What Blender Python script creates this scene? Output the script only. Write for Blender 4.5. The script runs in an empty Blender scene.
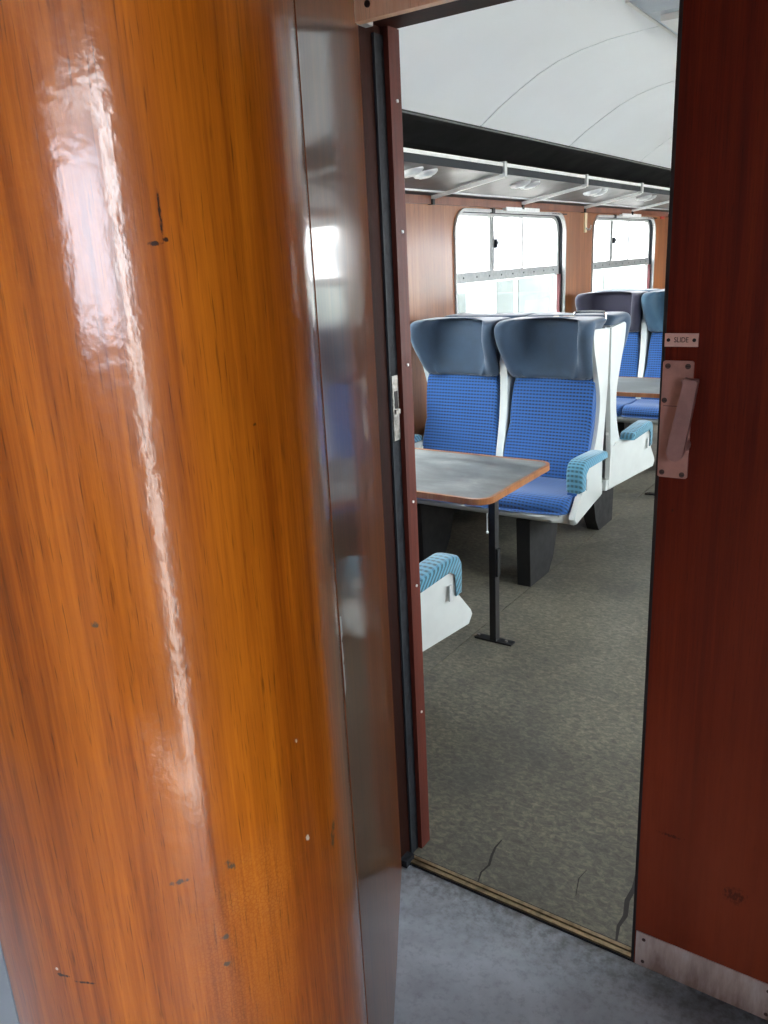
import bpy, bmesh, math, random
from mathutils import Matrix, Vector
random.seed(4)
S = bpy.context.scene
COL = S.collection

# ------------------------------------------------------------------ camera
cam_d = bpy.data.cameras.new('camera')
cam = bpy.data.objects.new('camera', cam_d); COL.objects.link(cam)
ROW_R = (0.8277072, 0.5590311, -0.0488366)
ROW_U = (-0.1282460, 0.2731690, 0.9533791)
ROW_F = (-0.5463092, 0.7828556, -0.2977975)
cam.matrix_world = Matrix(((ROW_R[0], ROW_U[0], -ROW_F[0], 0),
                           (ROW_R[1], ROW_U[1], -ROW_F[1], 0),
                           (ROW_R[2], ROW_U[2], -ROW_F[2], 1.56), (0, 0, 0, 1)))
cam_d.sensor_fit = 'HORIZONTAL'; cam_d.sensor_width = 36.0
cam_d.lens = 802.34 * 36.0 / 768.0
cam_d.clip_start = 0.02
S.camera = cam

# ------------------------------------------------------------------ sky, exposure
W = bpy.data.worlds.new('overcast_sky'); S.world = W; W.use_nodes = True
bg = W.node_tree.nodes['Background']
bg.inputs[0].default_value = (0.92, 0.955, 1.0, 1)
bg.inputs[1].default_value = 9.0
S.view_settings.view_transform = 'Standard'; S.view_settings.look = 'None'
S.view_settings.gamma = 1.0; S.view_settings.use_curve_mapping = False
S.view_settings.exposure = 1.7
S.cycles.use_denoising = True
S.cycles.max_bounces = 12; S.cycles.diffuse_bounces = 6; S.cycles.glossy_bounces = 5
S.cycles.transparent_max_bounces = 12
S.cycles.sample_clamp_indirect = 6.0
S.cycles.use_guiding = True; S.cycles.guiding_training_samples = 32
S.cycles.blur_glossy = .6

def portal(loc, rot, sx, sy):
    d = bpy.data.lights.new('sky_portal', 'AREA'); d.shape = 'RECTANGLE'; d.size = sx; d.size_y = sy
    d.cycles.is_portal = True
    o = bpy.data.objects.new('sky_portal', d); COL.objects.link(o)
    o.location = loc; o.rotation_euler = rot

# ------------------------------------------------------------------ layout numbers (metres; camera stands at x=0, y=0)
XL, XR, XC = -2.52, 0.72, -0.90          # saloon side walls, centre line
YB0, YB1 = 1.50, 1.575                   # bulkhead between vestibule and saloon
YEND = 13.4
WZ0, WZ1 = 0.95, 1.835                   # window heights
WY = [1.98, 4.505, 6.867, 9.23]; WW = 1.745
YCEN = [1.60, 3.98, 6.36]                # back-to-back lines of the seats

# ------------------------------------------------------------------ material helpers
def lin(c):
    return tuple(((v/255)/12.92 if v/255 <= .04045 else ((v/255+.055)/1.055)**2.4) for v in c) + (1,)
class NT:
    def __init__(s, name):
        s.m = bpy.data.materials.new(name); s.m.use_nodes = True
        s.t = s.m.node_tree; s.b = s.t.nodes['Principled BSDF']
    def n(s, kind, **kw):
        o = s.t.nodes.new(kind)
        for k, v in kw.items(): setattr(o, k, v)
        return o
    def l(s, a, b): s.t.links.new(a, b)
    def coord(s): return s.n('ShaderNodeTexCoord').outputs['Object']
    def map(s, src, scale=(1,1,1), loc=(0,0,0), rot=(0,0,0)):
        o = s.n('ShaderNodeMapping'); o.inputs['Scale'].default_value = scale
        o.inputs['Location'].default_value = loc; o.inputs['Rotation'].default_value = rot
        s.l(src, o.inputs['Vector']); return o.outputs[0]
    def noise(s, vec, scale=1, detail=4, rough=.55, dist=0):
        o = s.n('ShaderNodeTexNoise'); s.l(vec, o.inputs['Vector'])
        o.inputs['Scale'].default_value = scale; o.inputs['Detail'].default_value = detail
        o.inputs['Roughness'].default_value = rough; o.inputs['Distortion'].default_value = dist
        return o.outputs['Fac']
    def math(s, op, a, b=None, clamp=False):
        o = s.n('ShaderNodeMath', operation=op, use_clamp=clamp)
        for i, v in enumerate((a, b)):
            if v is None: continue
            if isinstance(v, (int, float)): o.inputs[i].default_value = v
            else: s.l(v, o.inputs[i])
        return o.outputs[0]
    def ramp(s, fac, stops):
        o = s.n('ShaderNodeValToRGB'); s.l(fac, o.inputs[0])
        e = o.color_ramp.elements
        while len(e) < len(stops): e.new(.5)
        for el, (p, c) in zip(e, stops): el.position = p; el.color = c if len(c) == 4 else lin(c)
        return o.outputs[0]
    def mix(s, fac, a, b, mode='MIX'):
        o = s.n('ShaderNodeMix', data_type='RGBA', blend_type=mode)
        for sock, v in ((o.inputs[0], fac), (o.inputs[6], a), (o.inputs[7], b)):
            if isinstance(v, (int, float)): sock.default_value = v
            elif isinstance(v, tuple): sock.default_value = v if len(v) == 4 else lin(v)
            else: s.l(v, sock)
        return o.outputs[2]
    def maprange(s, v, a, b, c=0., d=1.):
        o = s.n('ShaderNodeMapRange'); s.l(v, o.inputs[0])
        for i, x in enumerate((a, b, c, d)): o.inputs[i+1].default_value = x
        return o.outputs[0]
    def bump(s, h, strength, dist=.01, sock='Normal'):
        o = s.n('ShaderNodeBump'); o.inputs['Strength'].default_value = strength
        o.inputs['Distance'].default_value = dist
        s.l(h, o.inputs['Height']); s.l(o.outputs[0], s.b.inputs[sock])
    def set(s, **kw):
        for k, v in kw.items():
            k = k.replace('_', ' ')
            sock = s.b.inputs[k]
            if isinstance(v, (int, float)): sock.default_value = v
            elif isinstance(v, tuple): sock.default_value = v if len(v) == 4 else lin(v)
            else: s.l(v, sock)
        return s.m

def plain(name, rgb, rough=.5, metal=0., wear=.08, scale=14, coat=0., bump=0.):
    t = NT(name); c = t.coord()
    n = t.noise(c, scale, 6, .6)
    dark = tuple(v*(1-wear*2.2) for v in lin(rgb)[:3]) + (1,)
    lite = tuple(min(1, v*(1+wear*1.2)) for v in lin(rgb)[:3]) + (1,)
    t.set(Base_Color=t.ramp(n, [(.3, dark), (.55, lin(rgb)), (.75, lite)]), Metallic=metal, Coat_Weight=coat,
          Roughness=t.maprange(n, .3, .7, rough*.85, min(1, rough*1.15)))
    if bump: t.bump(t.noise(c, scale*12, 3), bump, .002)
    return t.m

def wood(name, dark, mid, light, rough=.4, coat=1., coat_rough=.07, k=1., peel=.12, extra=None, blotch=.45):
    t = NT(name); c = t.coord()
    broad = t.noise(t.map(c, (7*k, 7*k, .38)), 1, 5, .55, .5)
    streak = t.noise(t.map(c, (55*k, 55*k, 1.3)), 1, 8, .62, .25)
    fine = t.noise(t.map(c, (260*k, 260*k, 7)), 1, 4, .6)
    pores = t.noise(t.map(c, (520*k, 520*k, 22)), 1, 2, .5)
    f = t.math('ADD', t.math('MULTIPLY', broad, .50), t.math('ADD', t.math('MULTIPLY', streak, .38), t.math('MULTIPLY', fine, .22)))
    col = t.ramp(f, [(.35, dark), (.52, mid), (.71, light)])
    bl = t.noise(t.map(c, (3.2, 3.2, 1.1)), 1, 3, .5)
    col = t.mix(t.maprange(bl, .42, .72, 0., blotch), col, dark)
    col = t.mix(t.maprange(pores, .60, .73, 0., .5), col, tuple(v*.35 for v in lin(dark)[:3]) + (1,))
    if extra: col = extra(t, c, col)
    t.set(Base_Color=col, Roughness=rough, Coat_Weight=coat, Coat_Roughness=coat_rough, Coat_IOR=1.5)
    p = t.noise(t.map(c, (1, 1, .75)), 105, 2, .5)
    g = t.math('ADD', p, t.math('MULTIPLY', fine, .15))
    t.bump(g, peel, .003, 'Coat Normal'); t.bump(g, peel*.8, .003)
    return t.m

def scuff(t, c, col, spots, colour, thr=.5):
    """worn chips: soft ellipses at real places on the surface, broken up by noise"""
    brk = t.noise(t.map(c, (1, 1, .5)), 190, 4, .6)
    for (x, y, z, sx, sz, lean) in spots:
        v = t.map(c, (1/sx, 1/sx, 1/sz), (-x/sx, -y/sx, -z/sz))
        s = t.n('ShaderNodeSeparateXYZ'); t.l(v, s.inputs[0])
        xx = t.math('ADD', s.outputs[1], t.math('MULTIPLY', s.outputs[2], lean))
        d = t.math('ADD', t.math('MULTIPLY', xx, xx), t.math('ADD', t.math('MULTIPLY', s.outputs[2], s.outputs[2]), t.math('MULTIPLY', s.outputs[0], s.outputs[0])))
        m = t.maprange(t.math('ADD', t.math('MULTIPLY', d, 1.5), t.math('MULTIPLY', brk, 3.4)), 2.35, 1.75, 0., 1.)
        col = t.mix(t.math('MULTIPLY', m, thr), col, colour)
    return col

def column_marks(t, c, col):
    # crackled varnish low on the curve
    cell = t.n('ShaderNodeTexVoronoi', feature='DISTANCE_TO_EDGE'); cell.inputs['Scale'].default_value = 210
    t.l(c, cell.inputs['Vector'])
    line = t.maprange(cell.outputs['Distance'], .06, .16, 0., 1.)
    for (x, y, z, sx, sz) in ((-.54, .47, .84, .09, .17), (-.535, .50, .93, .06, .07)):
        s = t.n('ShaderNodeVectorMath', operation='LENGTH'); t.l(t.map(c, (1/sx, 1/sx, 1/sz), (-x/sx, -y/sx, -z/sz)), s.inputs[0])
        m = t.maprange(t.math('ADD', s.outputs['Value'], t.math('MULTIPLY', t.noise(c, 30, 4), .9)), 1.35, .85, 0., .10)
        col = t.mix(t.math('MULTIPLY', m, line), col, (214, 142, 60))
    col = scuff(t, c, col, [(-.544, .465, .967, .008, .012, .5), (-.571, .421, .967, .014, .005, 0), (-.527, .614, .906, .010, .030, -.9),
                            (-.597, .392, 1.261, .005, .005, 0), (-.55, .452, .88, .008, .006, 0), (-.55, .45, .845, .006, .006, .4)], (70, 62, 52), .9)
    col = scuff(t, c, col, [(-.542, .469, 1.583, .009, .0028, 0), (-.538, .478, 1.586, .004, .003, 0), (-.683, .342, .855, .014, .003, 0),
                            (-.525, .545, 1.42, .005, .0035, 0), (-.66, .352, .85, .02, .0025, 0), (-.539, .476, 1.605, .0022, .03, 0)], (26, 12, 8), .95)
    col = scuff(t, c, col, [(-.522, .563, .941, .005, .007, .5), (-.523, .56, 1.07, .003, .005, 0), (-.69, .34, .862, .003, .003, 0)], (205, 195, 185), .9)
    return col

def door_marks_and_light(t, c, col):
    s = t.n('ShaderNodeSeparateXYZ'); t.l(c, s.inputs[0])
    worn = t.math('MULTIPLY', t.maprange(s.outputs[2], 1.25, .3, 0., 1.0), t.noise(t.map(c, (5, 5, 1.4)), 1, 5, .6))  # light on the lower door painted into the colour, broken up like wear
    col = t.mix(worn, col, (150, 72, 48))
    return scuff(t, c, col, [(-.20, 1.445, .31, .035, .03, .3), (-.365, 1.445, 1.10, .006, .005, 0), (-.33, 1.445, .40, .04, .006, 0)], (40, 26, 24), .6)

M = {}
M['column'] = wood('varnished_mahogany', (64, 24, 4), (134, 66, 9), (184, 104, 20), .34, .85, .125, 1., .085, column_marks)
M['panel'] = wood('varnished_flat_panel', (60, 28, 12), (104, 54, 20), (136, 78, 32), .30, .7, .05, 1., .03)
M['door'] = wood('dark_red_mahogany', (48, 8, 1), (88, 20, 3), (116, 38, 9), .56, .05, .25, 1.2, .10, door_marks_and_light, .3)
M['saloon_wood'] = wood('saloon_veneer', (90, 50, 22), (138, 80, 38), (170, 108, 60), .42, .5, .2, .8, .05)
M['dark_wood'] = wood('dark_stained_wood', (24, 8, 4), (44, 16, 8), (62, 24, 11), .65, 0., .3, 1.2, .08)
M['red_wood'] = wood('red_brown_painted_wood', (66, 28, 22), (92, 42, 32), (112, 54, 42), .5, .3, .3, 1.5, .08)
M['pale_wood'] = wood('pale_worn_wood', (206, 152, 116), (236, 188, 152), (244, 208, 178), .5, .4, .3, 1.2, .05, None, .2)
M['valance'] = wood('valance_wood', (80, 38, 22), (116, 62, 38), (140, 82, 52), .45, .4, .2, 1., .05)
M['edge_wood'] = wood('table_edge_wood', (112, 66, 34), (152, 96, 52), (182, 126, 78), .4, .5, .2, 3., .05)
M['white_shell'] = plain('white_moulded_plastic', (196, 201, 198), .34, 0, .04, 7, .2)
M['grey_back'] = plain('grey_seat_back', (122, 126, 130), .5, 0, .06)
M['headrest'] = plain('navy_velvet', (53, 71, 90), .95, 0, .14, 7, 0, .4)
M['headrest_plum'] = plain('plum_navy_velvet', (46, 44, 60), .95, 0, .12, 7, 0, .4)
M['headrest_blue'] = plain('faded_blue_velvet', (60, 88, 108), .95, 0, .12, 7, 0, .4)
for k_ in ('headrest', 'headrest_plum', 'headrest_blue'):
    b_ = M[k_].node_tree.nodes['Principled BSDF']; b_.inputs['Sheen Weight'].default_value = .35; b_.inputs['Sheen Roughness'].default_value = .4
M['black_metal'] = plain('black_enamel', (22, 22, 24), .4, 0, .2, 40, .2)
M['under_black'] = plain('black_painted_steel', (16, 16, 17), .6, 0, .25, 20)
M['rack_black'] = plain('black_cornice', (22, 23, 24), .6, 0, .15, 5)
M['rubber'] = plain('worn_black_rubber', (44, 46, 50), .55, 0, .3, 60)
M['alu'] = plain('aluminium', (206, 209, 210), .4, .4, .06, 30)
M['rack_grey'] = plain('rack_grey_sheet', (78, 80, 80), .42, .1, .10, 5)
M['rack_strip'] = plain('pale_rack_strip', (230, 232, 230), .4, 0., .05, 30)
M['chrome'] = plain('chrome', (210, 212, 214), .12, 1., .03, 30)
M['frame'] = plain('window_frame_metal', (176, 178, 176), .4, .3, .08, 25)
M['transom'] = plain('window_transom_metal', (150, 152, 150), .45, .5, .12, 40)
M['gasket'] = plain('dark_gasket', (48, 52, 56), .6, 0, .1)
M['curtain'] = plain('maroon_strip', (104, 52, 56), .7, 0, .1)
M['ceiling'] = plain('painted_ceiling_white', (234, 239, 242), .45, 0, .02, 1.3)
M['joint'] = plain('joint_grey', (50, 54, 58), .7, 0, .05)
M['lamp_house'] = plain('light_fitting_grey', (178, 190, 198), .4, .1, .03)
M['brass'] = plain('worn_brass', (150, 130, 100), .38, .8, .2, 50)
M['bronze'] = plain('satin_bronze_plate', (176, 130, 118), .5, .25, .10, 30)
M['bronze_lever'] = plain('satin_bronze_lever', (158, 120, 114), .5, .3, .1, 30)
M['screw'] = plain('dark_screw', (92, 74, 70), .4, .7, .2, 60)
M['ink'] = plain('engraved_black', (30, 24, 22), .7)
M['strike'] = plain('worn_strike_plate', (150, 146, 140), .4, .7, .3, 90)
M['white_paint'] = plain('vestibule_white', (206, 208, 206), .5, 0, .03, 3)
M['buff_wall'] = plain('buff_painted_wall', (150, 138, 124), .6, 0, .03, 3)
M['grey_panel'] = plain('blue_grey_panel', (120, 130, 140), .35, 0, .05, 4, .3)
M['red_sign'] = plain('red_sign', (176, 40, 44), .5)
M['cream'] = plain('cream_plate', (214, 196, 160), .5)
M['carriage'] = plain('pale_carriage_paint', (226, 228, 224), .5, 0, .03, 2)
M['carriage_grey'] = plain('pale_grey_green_paint', (66, 73, 71), .5, 0, .05, 2)
M['carriage_glass'] = plain('carriage_window_blue', (60, 72, 80), .2, 0, .05, 2)
M['ballast'] = plain('pale_concrete_and_ballast', (208, 204, 196), .95, 0, .15, 6)

def kick_mat():
    t = NT('ribbed_kick_plate'); c = t.coord()
    n = t.noise(t.map(c, (22, 22, 5)), 1, 6, .65); s = t.n('ShaderNodeTexWave', wave_type='BANDS', bands_direction='X')
    t.l(c, s.inputs['Vector']); s.inputs['Scale'].default_value = 95
    s2 = t.n('ShaderNodeSeparateXYZ'); t.l(c, s2.inputs[0])
    f = t.math('ADD', t.math('MULTIPLY', n, .8), t.maprange(s2.outputs[2], .03, .11, -.06, .12))
    t.set(Base_Color=t.ramp(f, [(.3, (140, 118, 110)), (.5, (192, 176, 170)), (.62, (212, 204, 202))]), Roughness=.5, Metallic=.25)
    t.bump(s.outputs['Fac'], .3, .002); return t.m
M['kick'] = kick_mat()

def fabric(name, base, mid, dark, pu=.0178, pv=.0196, rough=.9):
    t = NT(name); c = t.coord(); s = t.n('ShaderNodeSeparateXYZ'); t.l(c, s.inputs[0])
    u = t.math('FRACT', t.math('MULTIPLY', s.outputs[0], 1/pu))
    v = t.math('FRACT', t.math('MULTIPLY', t.math('ADD', s.outputs[1], s.outputs[2]), 1/pv))
    inu = t.math('LESS_THAN', u, .56); inv = t.math('LESS_THAN', v, .48)
    col = t.mix(t.math('MULTIPLY', inv, .9), base, mid)
    col = t.mix(t.math('MULTIPLY', t.math('MULTIPLY', inu, inv), .92), col, dark)
    n = t.noise(c, 6, 4); col = t.mix(t.maprange(n, .35, .7, 0., .22), col, base)
    t.set(Base_Color=col, Roughness=rough, Sheen_Weight=.2)
    t.bump(t.noise(c, 420, 2), .35, .001); return t.m
M['check'] = fabric('blue_check_moquette', (34, 84, 146), (26, 64, 120), (18, 36, 56))
M['check_faded'] = fabric('faded_teal_check_moquette', (78, 132, 154), (58, 106, 130), (40, 72, 78), .020, .024)
M['blue_piping'] = plain('blue_cloth', (36, 78, 140), .9, 0, .1, 40)

def floor_saloon_mat():
    t = NT('worn_mottled_lino'); c = t.coord()
    a = t.noise(c, 1.7, 5, .6, .4); m = t.noise(t.map(c, (1, 1.5, 1)), 42, 7, .72, .7); f = t.noise(t.map(c, (1, 1.7, 1)), 80, 5, .7, .5)
    base = t.ramp(m, [(.34, (66, 63, 55)), (.5, (92, 89, 77)), (.66, (126, 120, 102))])
    col = t.mix(t.maprange(f, .58, .74, 0., .42), base, (156, 148, 124))
    col = t.mix(t.maprange(a, .44, .68, 0., .6), col, (60, 60, 58))
    sp = t.noise(c, 130, 2, .5); col = t.mix(t.maprange(sp, .76, .80, 0., .6), col, (190, 186, 172))
    t.set(Base_Color=col, Roughness=t.maprange(a, .4, .65, .42, .6)); t.bump(m, .12, .003); return t.m
def floor_vest_mat():
    t = NT('grey_vestibule_lino'); c = t.coord()
    a = t.noise(c, 3.2, 6, .6, .3); m = t.noise(c, 46, 6, .7)
    col = t.ramp(a, [(.32, (126, 132, 140)), (.52, (160, 167, 177)), (.7, (178, 186, 196))])
    col = t.mix(t.maprange(m, .5, .68, 0., .30), col, (78, 78, 80))
    s = t.n('ShaderNodeSeparateXYZ'); t.l(c, s.inputs[0])
    near_door = t.math('MULTIPLY', t.maprange(s.outputs[1], 1.30, 1.47, 0., .8), t.maprange(m, .3, .6, .35, 1.))  # mottled darker tone towards the doorway
    col = t.mix(near_door, col, (70, 66, 62))
    t.set(Base_Color=col, Roughness=t.maprange(m, .35, .65, .38, .52)); t.bump(m, .10, .002); return t.m
M['lino'] = floor_saloon_mat(); M['vest_lino'] = floor_vest_mat()

def table_mat():
    t = NT('grey_scuffed_laminate'); c = t.coord()
    a = t.noise(t.map(c, (2, 4, 1)), 2.2, 6, .65, .3); f = t.noise(t.map(c, (3, 14, 1)), 22, 5, .7)
    col = t.ramp(a, [(.35, (76, 79, 80)), (.55, (108, 112, 112)), (.7, (132, 134, 131))])
    col = t.mix(t.maprange(f, .52, .7, 0., .35), col, (80, 82, 82))
    t.set(Base_Color=col, Roughness=t.maprange(a, .35, .65, .42, .55)); return t.m
M['laminate'] = table_mat()

def glass_mat(name, tint):
    m = bpy.data.materials.new(name); m.use_nodes = True; t = m.node_tree; t.nodes.clear()
    o = t.nodes.new('ShaderNodeOutputMaterial'); mx = t.nodes.new('ShaderNodeMixShader')
    tr = t.nodes.new('ShaderNodeBsdfTransparent'); gl = t.nodes.new('ShaderNodeBsdfGlossy'); fr = t.nodes.new('ShaderNodeFresnel')
    tr.inputs[0].default_value = tint; gl.inputs['Roughness'].default_value = .02; ge = t.nodes.new('ShaderNodeNewGeometry'); mr = t.nodes.new('ShaderNodeMapRange')
    mr.inputs[3].default_value = 1.45; mr.inputs[4].default_value = 1/1.45
    t.links.new(ge.outputs['Backfacing'], mr.inputs[0]); t.links.new(mr.outputs[0], fr.inputs[0])
    t.links.new(fr.outputs[0], mx.inputs[0]); t.links.new(tr.outputs[0], mx.inputs[1]); t.links.new(gl.outputs[0], mx.inputs[2])
    t.links.new(mx.outputs[0], o.inputs[0]); return m
M['glass'] = glass_mat('clear_window_glass', (.97, .97, .975, 1))
M['glass_low'] = glass_mat('hazy_window_glass', (.74, .78, .775, 1))
M['glass_dull'] = glass_mat('tinted_droplight_glass', (.80, .82, .87, 1))  # tint added to dim the sky highlight on the rounded corner

for k_, v_ in (('dark_wood', .12), ('rubber', .12), ('gasket', .15), ('red_wood', .2), ('panel', .2), ('door', .14), ('column', .2)):
    M[k_].node_tree.nodes['Principled BSDF'].inputs['Specular IOR Level'].default_value = v_
M['panel'].node_tree.nodes['Principled BSDF'].inputs['Coat Weight'].default_value = .42
M['red_wood'].node_tree.nodes['Principled BSDF'].inputs['Coat Weight'].default_value = .05

# ------------------------------------------------------------------ geometry helpers
def link(name, bm, mat, parent=None, smooth=False, bevel=0., seg=2, angle=35):
    if bevel:
        es = [e for e in bm.edges if len(e.link_faces) == 2 and e.calc_face_angle(0) > math.radians(25)]
        bmesh.ops.bevel(bm, geom=es, offset=bevel, segments=seg, profile=.6, affect='EDGES', clamp_overlap=True)
    bmesh.ops.recalc_face_normals(bm, faces=bm.faces)
    me = bpy.data.meshes.new(name); bm.to_mesh(me); bm.free()
    if smooth or bevel:
        me.polygons.foreach_set('use_smooth', [True]*len(me.polygons))
        me.set_sharp_from_angle(angle=math.radians(angle))
    o = bpy.data.objects.new(name, me); COL.objects.link(o)
    me.materials.append(mat)
    if parent: o.parent = parent
    return o
def bx(bm, x0, x1, y0, y1, z0, z1):
    vs = [bm.verts.new((x, y, z)) for z in (z0, z1) for y in (y0, y1) for x in (x0, x1)]
    for f in ((0,2,3,1), (4,5,7,6), (0,1,5,4), (2,6,7,3), (0,4,6,2), (1,3,7,5)): bm.faces.new([vs[i] for i in f])
def box(name, x0, x1, y0, y1, z0, z1, mat, parent=None, bevel=0.):
    bm = bmesh.new(); bx(bm, x0, x1, y0, y1, z0, z1); return link(name, bm, mat, parent, bevel=bevel)
def prism(bm, pts, axis, a, b):
    """closed outline extruded along an axis; pts are the other two coordinates in x,y,z order"""
    def mk(p, t): return {'x': (t, p[0], p[1]), 'y': (p[0], t, p[1]), 'z': (p[0], p[1], t)}[axis]
    A = [bm.verts.new(mk(p, a)) for p in pts]; B = [bm.verts.new(mk(p, b)) for p in pts]; n = len(pts)
    bm.faces.new(A); bm.faces.new(B[::-1])
    for i in range(n): bm.faces.new((A[i], B[i], B[(i+1) % n], A[(i+1) % n]))
def loft(bm, rings, cap=True, closed=True):
    R = [[bm.verts.new(p) for p in r] for r in rings]
    n = len(R[0])
    for a, b in zip(R, R[1:]):
        for i in range(n if closed else n-1):
            j = (i+1) % n; bm.faces.new((a[i], a[j], b[j], b[i]))
    if cap:
        bm.faces.new(R[0][::-1]); bm.faces.new(R[-1])
def tube(bm, pts, r, seg=10):
    pts = [Vector(p) for p in pts]; rings = []
    for i, p in enumerate(pts):
        d = (pts[min(i+1, len(pts)-1)] - pts[max(i-1, 0)]).normalized()
        u = d.cross(Vector((0, 0, 1))); u = d.cross(Vector((1, 0, 0))) if u.length < .1 else u
        u.normalize(); v = d.cross(u)
        rings.append([tuple(p + r*(math.cos(a)*u + math.sin(a)*v)) for a in [2*math.pi*k/seg for k in range(seg)]])
    loft(bm, rings)
def cyl(bm, c, axis, r, h, seg=14):
    d = {'x': (1,0,0), 'y': (0,1,0), 'z': (0,0,1)}[axis]; c = Vector(c); d = Vector(d)
    tube(bm, [c - d*h/2, c + d*h/2], r, seg)
def smooth_poly(pts, n=6):
    """Catmull-Rom through an open list"""
    out = []; P = [pts[0]] + list(pts) + [pts[-1]]
    for i in range(1, len(P)-2):
        p0, p1, p2, p3 = [Vector(P[i+k]) for k in (-1, 0, 1, 2)]
        for k in range(n):
            t = k/n
            out.append(tuple(.5*((2*p1) + (p2-p0)*t + (2*p0-5*p1+4*p2-p3)*t*t + (3*p1-p0-3*p2+p3)*t*t*t)))
    out.append(tuple(pts[-1])); return out
def rrect(y0, y1, z0, z1, r, n=6):
    out = []
    for cy, cz, a0 in ((y1-r, z0+r, -90), (y1-r, z1-r, 0), (y0+r, z1-r, 90), (y0+r, z0+r, 180)):
        for k in range(n+1):
            a = math.radians(a0 + 90*k/n); out.append((cy + r*math.cos(a), cz + r*math.sin(a)))
    return out
def ring_prism(bm, outer, inner, a, b, axis='x'):
    def mk(p, t): return {'x': (t, p[0], p[1]), 'y': (p[0], t, p[1]), 'z': (p[0], p[1], t)}[axis]
    L = [[bm.verts.new(mk(p, t)) for p in o] for o, t in ((outer, a), (inner, a), (inner, b), (outer, b))]
    n = len(outer)
    for q in range(4):
        A, B = L[q], L[(q+1) % 4]
        for i in range(n): j = (i+1) % n; bm.faces.new((A[i], A[j], B[j], B[i]))
def empty(name, loc=(0,0,0), rz=0.):
    o = bpy.data.objects.new(name, None); COL.objects.link(o); o.location = loc; o.rotation_euler = (0, 0, rz)
    o.empty_display_size = .1; return o
def tag(o, label, cat, group=None, kind=None):
    o['label'] = label; o['category'] = cat
    if group: o['group'] = group
    if kind: o['kind'] = kind
    return o
def struct(o, label, cat): return tag(o, label, cat, None, 'structure')
def copy_tree(o, parent=None):
    c = o.copy(); COL.objects.link(c)
    if parent: c.parent = parent
    for ch in list(o.children): copy_tree(ch, c)
    return c

# ================================================================== SETTING: floors
fl = empty('floor'); struct(fl, 'worn mottled brown-grey lino floor of the seating saloon', 'floor')
SEAM = [(1.50, -1.497), (13.4, -1.56)]
def sheet(x0, x1):
    bm = bmesh.new()
    prism(bm, [(x0, YB0), (x1, YB0), (x1 - .0, YEND), (x0, YEND)], 'z', -.012, 0.); return link('lino_sheet', bm, M['lino'], fl)
sheet(XL, -1.5125); sheet(-1.5085, XR)
box('underlay', XL, XR, YB0, YEND, -.06, -.008, M['under_black'], fl)
# two splits in the lino by the threshold
def crack(pts, w):
    bm = bmesh.new(); n = len(pts); L = []; Rr = []
    for i, (x, y) in enumerate(pts):
        k = w*(.25 + .75*math.sin(math.pi*(i+.35)/n))
        L.append(bm.verts.new((x-k, y, .0008))); Rr.append(bm.verts.new((x+k, y+.002, .0008)))
    for i in range(n-1): bm.faces.new((L[i], Rr[i], Rr[i+1], L[i+1]))
    return link('lino_split', bm, M['ink'], fl)
crack([(-.819, 1.516), (-.828, 1.55), (-.822, 1.585), (-.832, 1.62), (-.838, 1.655), (-.836, 1.69)], .0034)
crack([(-.452, 1.515), (-.462, 1.56), (-.458, 1.60), (-.470, 1.65), (-.468, 1.70), (-.476, 1.75), (-.474, 1.80)], .0062)
crack([(-.585, 1.60), (-.60, 1.66), (-.594, 1.70)], .0012)
fv = empty('floor'); struct(fv, 'smooth blue-grey lino floor of the vestibule in front of the doorway', 'floor')
bm = bmesh.new(); prism(bm, [(XL, -1.4), (XR, -1.4), (XR, YB0), (XL, YB0)], 'z', -.05, 0.); link('lino_sheet', bm, M['vest_lino'], fv)

th = empty('trim_1'); struct(th, 'narrow worn brass threshold strip across the doorway floor', 'threshold')
box('backing', -1.02, -.30, 1.478, 1.515, 0, .003, M['rubber'], th, .001)
box('brass_bar', -1.02, -.30, 1.482, 1.493, .003, .008, M['brass'], th, .0015)
box('brass_bar', -1.02, -.30, 1.498, 1.508, .003, .008, M['brass'], th, .0015)

# ================================================================== SETTING: side walls with window openings
def side_wall(name, x0, x1, label):
    w = empty(name); struct(w, label, 'wall')
    box('lower_panel', x0, x1, YB1, YEND, 0, WZ0, M['saloon_wood'], w)
    box('upper_panel', x0, x1, YB1, YEND, WZ1, 2.02, M['saloon_wood'], w)
    ys = [YB1] + [v for y in WY for v in (y, y+WW)] + [YEND]
    for a, b in zip(ys[0::2], ys[1::2]): box('window_pier', x0, x1, a, b, WZ0, WZ1, M['saloon_wood'], w)
    # corner fillets that round the openings
    for y in WY:
        for cy, sy in ((y, 1), (y+WW, -1)):
            for cz, sz in ((WZ0, 1), (WZ1, -1)):
                r = .13; pts = [(cy, cz)] + [(cy + sy*(r - r*math.sin(t)), cz + sz*(r - r*math.cos(t))) for t in [math.pi/2*k/6 for k in range(7)]]
                bm = bmesh.new(); prism(bm, pts, 'x', x0, x1); link('corner_fillet', bm, M['saloon_wood'], w)
    return w
side_wall('wall_left', XL-.07, XL, 'brown veneered side wall with wide windows behind the blue seats')
side_wall('wall_right', XR, XR+.07, 'brown veneered side wall opposite the photographed seats')

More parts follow.
